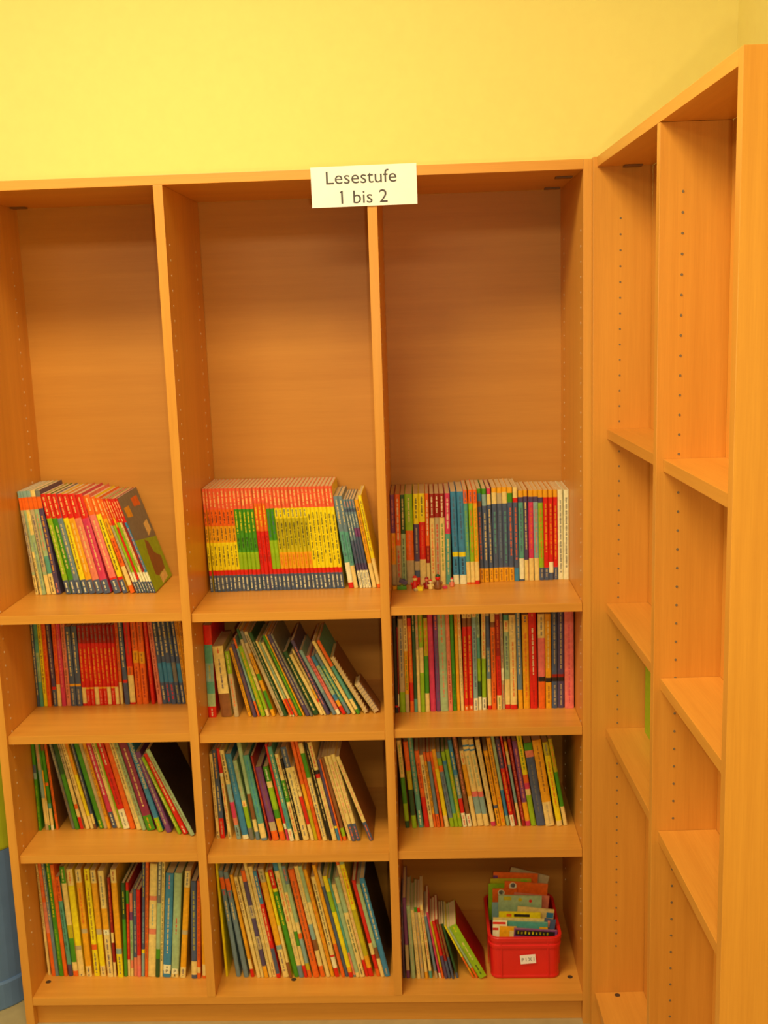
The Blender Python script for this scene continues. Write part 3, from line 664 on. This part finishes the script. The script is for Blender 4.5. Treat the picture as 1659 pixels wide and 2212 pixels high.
for R, bs in rows.items():
    zf = ZROW[R[0]][ZI[R[1]]] + 0.0003
    for i, (x, y, t, h, a, bands, cov) in enumerate(bs):
        x, y, t, h, ar = x / 1e3, y / 1e3, t / 1e3, h / 1e3, math.radians(a)
        y += rnd.uniform(-0.002, 0.002)
        D = min(h * 0.74, DEP - 0.008 - y)
        large = R[0] in 'CD' and R != 'D3'
        name = 'picture_book' if large else ('booklet' if R == 'D3' and t < 0.011 else 'book')
        cat = name.replace('_', ' ')
        if cov.startswith('spiral'): name = 'spiral_notebook'; cat = 'notebook'
        z0 = zf + (t * math.sin(-ar) if ar < 0 else 0)
        last = i == len(bs) - 1
        pos = ('last on the right' if last else ORD[i] + ' from left') + ', ' + BAYNAME[R[1]] + ' ' + ROWNAME[R[0]]
        lab = describe(cat, bands, pos)
        grp = 'books in the %s of the %s' % (ROWNAME[R[0]], BAYNAME[R[1]])
        if cov.startswith('spiral'):
            lab = ('cream spiral-bound notebook leaning, second to last, ' if not last else 'small spiral notebook with dark wire leaning, last, ') + ROWNAME[R[0]] + ' of ' + BAYNAME[R[1]]
            o = box(name, PM['C'], 0, 0.0012, 0.004, D, 0, h, bev=0); o.location = (x, y, z0); o.rotation_euler = (0, -ar, 0); tag(o, lab, cat, grp)
            bc = box('back_cover', PM['U'], t - 0.0014, t, 0.004, D, 0, h, o, bev=0)
            pg = bpy.data.objects.new('pages', pgm); COL.objects.link(pg); pg.parent = o; pg.location = (0.0014, 0.005, 0.002); pg.scale = (t - 0.003, D - 0.007, h - 0.004)
            n = max(8, int(h / 0.0095)); V, F = [], []; seg, sd = 14, 5
            for k in range(n * seg + 1):
                th = 2 * math.pi * k / seg; zz = 0.006 + (h - 0.012) * k / (n * seg); rr = 0.5 * t + 0.0012
                c = Vector((t / 2 + rr * math.cos(th), 0.004 + 0.55 * rr * math.sin(th), zz)); d1 = Vector((math.cos(th), math.sin(th), 0)); d2 = Vector((0, 0, 1))
                for m in range(sd):
                    q = 2 * math.pi * m / sd; V.append(c + (d1 * math.cos(q) + d2 * math.sin(q)) * 0.0006)
            for k in range(n * seg):
                for m in range(sd): F.append((k * sd + m, k * sd + (m + 1) % sd, (k + 1) * sd + (m + 1) % sd, (k + 1) * sd + m))
            mesh_of('spiral_binding', V, F, PM['C'] if cov == 'spiral' else WIRE, o, smooth=True)
            continue
        me = make_cover(t, h, D, bands, cov, name)
        o = bpy.data.objects.new(name, me); COL.objects.link(o); o.location = (x, y, z0); o.rotation_euler = (0, -ar, 0); tag(o, lab, cat, grp)
        c = max(0.0004, min(0.0012, t * 0.14)); e = min(0.0018, t * 0.3)
        pg = bpy.data.objects.new('pages', pgm); COL.objects.link(pg); pg.parent = o
        pg.location = (c + 0.0001, c + e + 0.0002, 0.0012); pg.scale = (max(0.0004, t - 2 * c - 0.0002), D - c - e - 0.0025, h - 0.0024)
        if R == 'C1' and i == 22:
            text('spine_title', 'Die schönsten Kinderverse', 0.0135, PM['C'], o, (t * 0.36, -0.0004, h * 0.97), (math.pi / 2, math.pi / 2, 0), 'LEFT', 0.98)
        if R == 'D1' and i in (24, 25):
            sk = box('shelf_mark_sticker', PM['W'], t * 0.1, t * 0.9, -0.0005, -0.0001, 0.010, 0.024, o, bev=0)
            text('shelf_mark', 'P', 0.013, INK, sk, (t * 0.5, -0.0007, 0.0125), (math.pi / 2, 0, 0))
# two thin booklets forgotten in the shallow bookcase
for k, (x0, x1, y0, y1, key, lb) in enumerate(((0.1085, 0.1125, -0.150, -0.004, 'J', 'pale green booklet flat against the back of the shallow bookcase'), (0.1030, 0.1075, -0.172, -0.026, 'L', 'lime green booklet in front of the pale one in the shallow bookcase'))):
    me = make_cover(x1 - x0, 0.235, 0.145, [(key, 100, '')], '', 'booklet')
    o = bpy.data.objects.new('booklet', me); COL.objects.link(o); tag(o, lb, 'booklet', 'booklets in the shallow bookcase')
    o.matrix_world = Matrix.Translation((RX, RY, 0)) @ Matrix.Rotation(0.0276, 4, 'Z') @ Matrix.Translation((x0, y0, 0.7500))
    pg = bpy.data.objects.new('pages', pgm); COL.objects.link(pg); pg.parent = o; pg.location = (0.0008, 0.002, 0.0012); pg.scale = (x1 - x0 - 0.0016, 0.1405, 0.2326)

# ---------------------------------------------------------------- sign
sg = box('paper_sign', PAPER, -0.1095, 0.1095, -0.0012, 0.0, -0.0408, 0.0408, bev=0)
sg.location = (-0.1093, -0.0015, 1.9353); sg.rotation_euler = (math.radians(-1.0), math.radians(-0.35), 0)
tag(sg, 'white paper sign reading Lesestufe 1 bis 2 fixed to the bookcase top edge', 'sign')
text('sign_lettering', 'Lesestufe', 0.0375, INK, sg, (-0.006, -0.0014, 0.0055), (math.pi / 2, 0, 0), sx=1.06)
text('sign_lettering', '1 bis 2', 0.0375, INK, sg, (-0.0035, -0.0014, -0.0345), (math.pi / 2, 0, 0), sx=1.06)

fl1 = box('sign_lettering', INK, -0.0034, 0.0034, -0.0015, -0.0013, -0.0011, 0.0011, sg, bev=0); fl1.location = (-0.0478, 0, -0.0105); fl1.rotation_euler = (0, math.radians(-38), 0)
# ---------------------------------------------------------------- red crate of small booklets
CX, CY, CW, CDp, CH = 0.2135, 0.1580, 0.178, 0.208, 0.1110
crate = empty('storage_crate', (CX, CY, 0.0799), 'red plastic crate with small booklets on the bottom shelf, right bay', 'crate')
def rring(w, d, r, z, n=6):
    out = []
    for qx, qy, a0 in ((1, 1, 0), (-1, 1, 90), (-1, -1, 180), (1, -1, 270)):
        for k in range(n + 1):
            t = math.radians(a0 + 90 * k / n); out.append((qx * (w / 2 - r) + r * math.cos(t), qy * (d / 2 - r) + r * math.sin(t), z))
    return out
prof = [(-0.008, 0.0), (-0.003, 0.0015), (-0.0015, 0.006), (-0.003, 0.010), (-0.001, 0.082), (0.002, 0.083), (0.0025, 0.090), (0.0, 0.0915), (0.0, 0.0995), (0.0035, 0.101), (0.004, CH - 0.001), (0.003, CH), (-0.003, CH), (-0.004, CH - 0.002), (-0.0055, 0.006)]
V, F = [], []
for off, z in prof: V += rring(CW - 0.008 + 2 * off, CDp - 0.008 + 2 * off, 0.022 + off, z)
n = 28
for r in range(len(prof) - 1):
    for k in range(n): F.append((r * n + k, r * n + (k + 1) % n, (r + 1) * n + (k + 1) % n, (r + 1) * n + k))
F.append(tuple(range(n))[::-1]); F.append(tuple((len(prof) - 1) * n + k for k in range(n)))
mesh_of('body', V, F, REDP, crate)
YF = -CDp / 2 + 0.0035
for x in (-0.058, 0.054): box('rib', REDP, x - 0.0015, x + 0.0015, YF - 0.001, YF + 0.004, 0.008, 0.1, crate, bev=0.0006)
for x in (-0.5, 0.5): box('rib', REDP, x * CW - 0.002 * (x > 0) + 0.0025 * (x < 0) - 0.001, x * CW - 0.002 * (x > 0) + 0.0025 * (x < 0) + 0.001, -0.05, -0.046, 0.01, 0.1, crate, bev=0.0004)
st = box('name_sticker', PAPER, -0.0185, 0.0185, 0, 0.0005, -0.0115, 0.0115, crate, bev=0)
st.location = (0.006, YF - 0.0011, 0.054); st.rotation_euler = (0, math.radians(-5), 0)
text('sticker_lettering', 'P I X I', 0.0125, INK, st, (0, -0.0002, -0.0045), (math.pi / 2, 0, 0), sx=1.0)
CARDS = [
 (0.196, 0.2925, 0.238, 0.2756, 0.2482, 0.004, 'E', [], 'grey paper booklet rising tilted at the back of the red crate'),
 (0.1497, 0.2623, 0.226, 0.269, 0.2626, 0.004, 'O', [('rect', 'P', 0.0, 0.1, 0.008, 0.02)], 'orange brown booklet second from the back of the crate'),
 (0.1406, 0.244, 0.214, 0.2573, 0.2558, 0.004, 'I', [('rect', 'L', 0.75, 0.9, 0.002, 0.012)], 'olive yellow booklet behind the orange ones in the crate'),
 (0.1354, 0.2003, 0.204, 0.2493, 0.2483, 0.003, 'L', [], 'lime green booklet at the left of the crate'),
 (0.1761, 0.2838, 0.194, 0.2614, 0.252, 0.004, 'O', [('disc', 'W', 0.19, 0.0095, 0.011, 0), ('disc', 'N', 0.19, 0.006, 0.009, 0)], 'orange booklet with round white emblem in the crate'),
 (0.1444, 0.2044, 0.184, 0.2468, 0.2459, 0.003, 'O', [('disc', 'W', 0.36, 0.0085, 0.01, 0), ('disc', 'H', 0.36, 0.006, 0.009, 0)], 'orange booklet with round emblem at the crate left'),
 (0.1976, 0.2849, 0.173, 0.2427, 0.2312, 0.003, 'S', [], 'pale pink booklet right of centre in the crate'),
 (0.1411, 0.2166, 0.16, 0.2231, 0.2221, 0.003, 'Z', [], 'pale blue booklet low at the left of the crate'),
 (0.1567, 0.2635, 0.15, 0.2484, 0.2446, 0.004, 'J', [('rect', 'I', 0.12, 0.3, 0.002, 0.012), ('disc', 'I', 0.5, 0.005, 0.01, 0), ('disc', 'R', 0.74, 0.004, 0.013, 0)], 'pale green booklet with small coloured dots in the crate'),
 (0.2029, 0.2925, 0.136, 0.226, 0.2154, 0.004, 'C', [('rect', 'B', 0.8, 0.99, 0.008, 0.022)], 'cream booklet with blue corner in the crate'),
 (0.1558, 0.2574, 0.122, 0.2207, 0.217, 0.004, 'Y', [('rect', 'X', 0.36, 0.74, 0.005, 0.012), ('rect', 'O', 0.18, 0.3, 0.005, 0.012)], 'yellow booklet with black printed line in the crate'),
 (0.1405, 0.2689, 0.11, 0.2115, 0.206, 0.004, 'C', [], 'plain cream booklet behind the light blue one'),
 (0.2653, 0.2925, 0.103, 0.2126, 0.2083, 0.003, 'N', [('rect', 'S', 0.3, 0.5, 0.004, 0.02)], 'small navy booklet at the right of the crate'),
 (0.1709, 0.2724, 0.097, 0.2103, 0.2052, 0.004, 'T', [('rect', 'A', 0.8, 1, 0.012, 0.03)], 'light blue green booklet near the crate front'),
 (0.1386, 0.1733, 0.09, 0.2165, 0.2153, 0.004, 'W', [('rect', 'R', 0.0, 0.9, 0.003, 0.009), ('rect', 'R', 0.0, 0.4, 0.018, 0.024)], 'white booklet with red printed lines at the crate left'),
 (0.1542, 0.1952, 0.083, 0.205, 0.2029, 0.003, 'A', [('rect', 'C', 0.6, 1, 0.01, 0.03)], 'amber booklet at the front left of the crate'),
 (0.189, 0.2924, 0.076, 0.2042, 0.1967, 0.004, 'P', [('rect', 'X', 0.03, 0.95, 0.004, 0.018), ('rect', 'Y', 0.08, 0.115, 0.0065, 0.0135), ('rect', 'Y', 0.165, 0.2, 0.0075, 0.0135), ('rect', 'Y', 0.25, 0.28500000000000003, 0.0065, 0.0135), ('rect', 'Y', 0.335, 0.37, 0.0075, 0.0135), ('rect', 'Y', 0.42000000000000004, 0.455, 0.0065, 0.0135), ('rect', 'Y', 0.505, 0.54, 0.0075, 0.0135), ('rect', 'Y', 0.59, 0.625, 0.0065, 0.0135), ('rect', 'Y', 0.675, 0.7100000000000001, 0.0075, 0.0135), ('rect', 'Y', 0.76, 0.795, 0.0065, 0.0135)], 'purple booklet with yellow lettering at the crate front')]
for x0, x1, yy, zl, zr, thk, key, extra, lb in CARDS:
    # small square booklet standing in the crate: cover, page block, printed shape
    wd = x1 - x0; tilt = math.atan2(zr - zl, wd); hh = 0.095 if zl > 0.19 else max(0.085, min(0.10, zl - 0.088)); wd = min(0.155, wd / math.cos(tilt))
    bmk = bmesh.new(); add_box(bmk, 0, wd, 0, 0.0005, -hh, 0); add_box(bmk, 0, wd, thk - 0.0005, thk, -hh, 0); add_box(bmk, 0, 0.0006, 0.0005, thk - 0.0005, -hh, 0)
    o = finish('small_booklet', bmk, PM[key]); o.location = (x0, yy, zl); o.rotation_euler = (math.radians(-4), -tilt, 0)
    tag(o, lb, 'booklet', 'small booklets in the red crate')
    pg = bpy.data.objects.new('pages', pgm); COL.objects.link(pg); pg.parent = o; pg.location = (0.0008, 0.0007, -hh + 0.001); pg.scale = (wd - 0.002, thk - 0.0014, hh - 0.002)
    for s in extra:
        kind, k2, u0, u1, v0, v1 = s
        bmk = bmesh.new()
        if kind == 'disc':
            disc(bmk, (u0 * wd, -0.00005, -v0), u1, 1, -0.0002, 18); 
        else:
            add_box(bmk, u0 * wd, u1 * wd, -0.0002, 0.0, -v1, -v0)
        finish('printed_shape', bmk, PM[k2], o)

# ---------------------------------------------------------------- small toys in front of the right bay's top row
ZT3 = 1.0305
def lathe(bm, c, prof, n=12):
    rings = []
    for r, z in prof: rings.append([bm.verts.new((c[0] + r * math.cos(2 * math.pi * k / n), c[1] + r * math.sin(2 * math.pi * k / n), c[2] + z)) for k in range(n)])
    for a, b in zip(rings, rings[1:]):
        for k in range(n): bm.faces.new((a[k], a[(k + 1) % n], b[(k + 1) % n], b[k]))
    bm.faces.new(rings[0][::-1]); bm.faces.new(rings[-1])
def figure(x, y, body, head, base, h, lb, tiltd=0):
    bm = bmesh.new(); r = h * 0.26
    lathe(bm, (0, 0, 0), [(r, 0), (r * 1.05, h * 0.1), (r * 0.9, h * 0.35), (r * 0.55, h * 0.6), (r * 0.4, h * 0.66)])
    o = finish('toy_figure', bm, PM[body], smooth=True); o.location = (x, y, ZT3); o.rotation_euler = (0, math.radians(tiltd), 0); tag(o, lb, 'toy', 'small toys on the upper shelf')
    bm = bmesh.new(); bmesh.ops.create_icosphere(bm, subdivisions=2, radius=h * 0.2, matrix=Matrix.Translation((0, 0, h * 0.80))); finish('head', bm, PM[head], o, smooth=True)
    bm = bmesh.new(); lathe(bm, (0, 0, 0), [(h * 0.17, h * 0.9), (h * 0.2, h * 0.92), (h * 0.1, h * 1.04), (h * 0.02, h * 1.08)]); finish('hat', bm, PM[base], o, smooth=True)
    for s in (-1, 1):
        bm = bmesh.new(); bmesh.ops.create_icosphere(bm, subdivisions=1, radius=h * 0.09, matrix=Matrix.Translation((s * r * 1.02, -r * 0.2, h * 0.42)) @ Matrix.Diagonal((1, 1, 1.8, 1))); finish('arm', bm, PM[body], o, smooth=True)
figure(-0.0285, 0.166, 'R', 'C', 'R', 0.030, 'tiny red figure with cream face among the small toys')
figure(-0.0005, 0.168, 'Q', 'S', 'Q', 0.026, 'tiny dark red figure standing right of the yellow toy block')
figure(0.0085, 0.160, 'C', 'W', 'R', 0.022, 'tiny pale figure with red cap among the small toys')
figure(0.0255, 0.162, 'U', 'R', 'D', 0.033, 'tiny brown figure with green cap, tallest of the toys')
figure(0.0590, 0.180, 'S', 'W', 'R', 0.020, 'tiny salmon figure before the blue books, rightmost toy')
def block(x, y, sx, sy, sz, key, key2, rot, lb, z=0.0):
    bm = bmesh.new(); add_box(bm, -sx/2, sx/2, -sy/2, sy/2, 0, sz, 0.0012); o = finish('toy_block', bm, PM[key]); o.location = (x, y, ZT3 + z); o.rotation_euler = rot; tag(o, lb, 'toy', 'small toys on the upper shelf')
    bm = bmesh.new(); disc(bm, (0, 0, sz), min(sx, sy) * 0.28, 2, 0.002, 12); finish('stud', bm, PM[key2], o)
block(-0.0600, 0.166, 0.022, 0.014, 0.008, 'G', 'L', (0, 0, 0.1), 'small green toy boat block under the dark blue one')
block(-0.0580, 0.166, 0.019, 0.012, 0.009, 'V', 'N', (0, math.radians(24), 0), 'small dark blue toy block tilted on the green one', 0.0142)
block(-0.0165, 0.150, 0.014, 0.012, 0.009, 'Y', 'A', (0, 0, -0.2), 'small yellow toy block lying among the toys')
block(-0.0770, 0.168, 0.010, 0.010, 0.008, 'A', 'U', (0, 0, 0.3), 'small amber toy block, second toy from the left')
block(-0.0270, 0.146, 0.008, 0.008, 0.005, 'E', 'C', (0, 0, 0.5), 'small beige toy piece left of the yellow block')
block(0.0420, 0.162, 0.010, 0.008, 0.006, 'M', 'K', (0, 0, 0.4), 'small pink toy block near the right end of the toys')

# ---------------------------------------------------------------- round drum at the left
dr = empty('storage_drum', (-1.180, 0.205, 0), 'round blue drum with lime green upper part left of the bookcase', 'drum')
def lath(name, prof, mat, n=56):
    bm = bmesh.new(); rings = [[bm.verts.new((r * math.cos(2 * math.pi * k / n), r * math.sin(2 * math.pi * k / n), z)) for k in range(n)] for r, z in prof]
    for a, b in zip(rings, rings[1:]):
        for k in range(n): bm.faces.new((a[k], a[(k + 1) % n], b[(k + 1) % n], b[k]))
    bm.faces.new(rings[0][::-1]); bm.faces.new(rings[-1]); o = finish(name, bm, mat, dr)
    return o
lath('base_ring', [(0.166, 0.0), (0.168, 0.004), (0.168, 0.068), (0.165, 0.074)], BLUEP)
lath('body', [(0.163, 0.074), (0.163, 0.411), (0.161, 0.4145)], BLUEP)
lath('upper_section', [(0.164, 0.4148), (0.1655, 0.42), (0.1655, 0.70), (0.160, 0.706), (0.05, 0.708)], LIMEP)
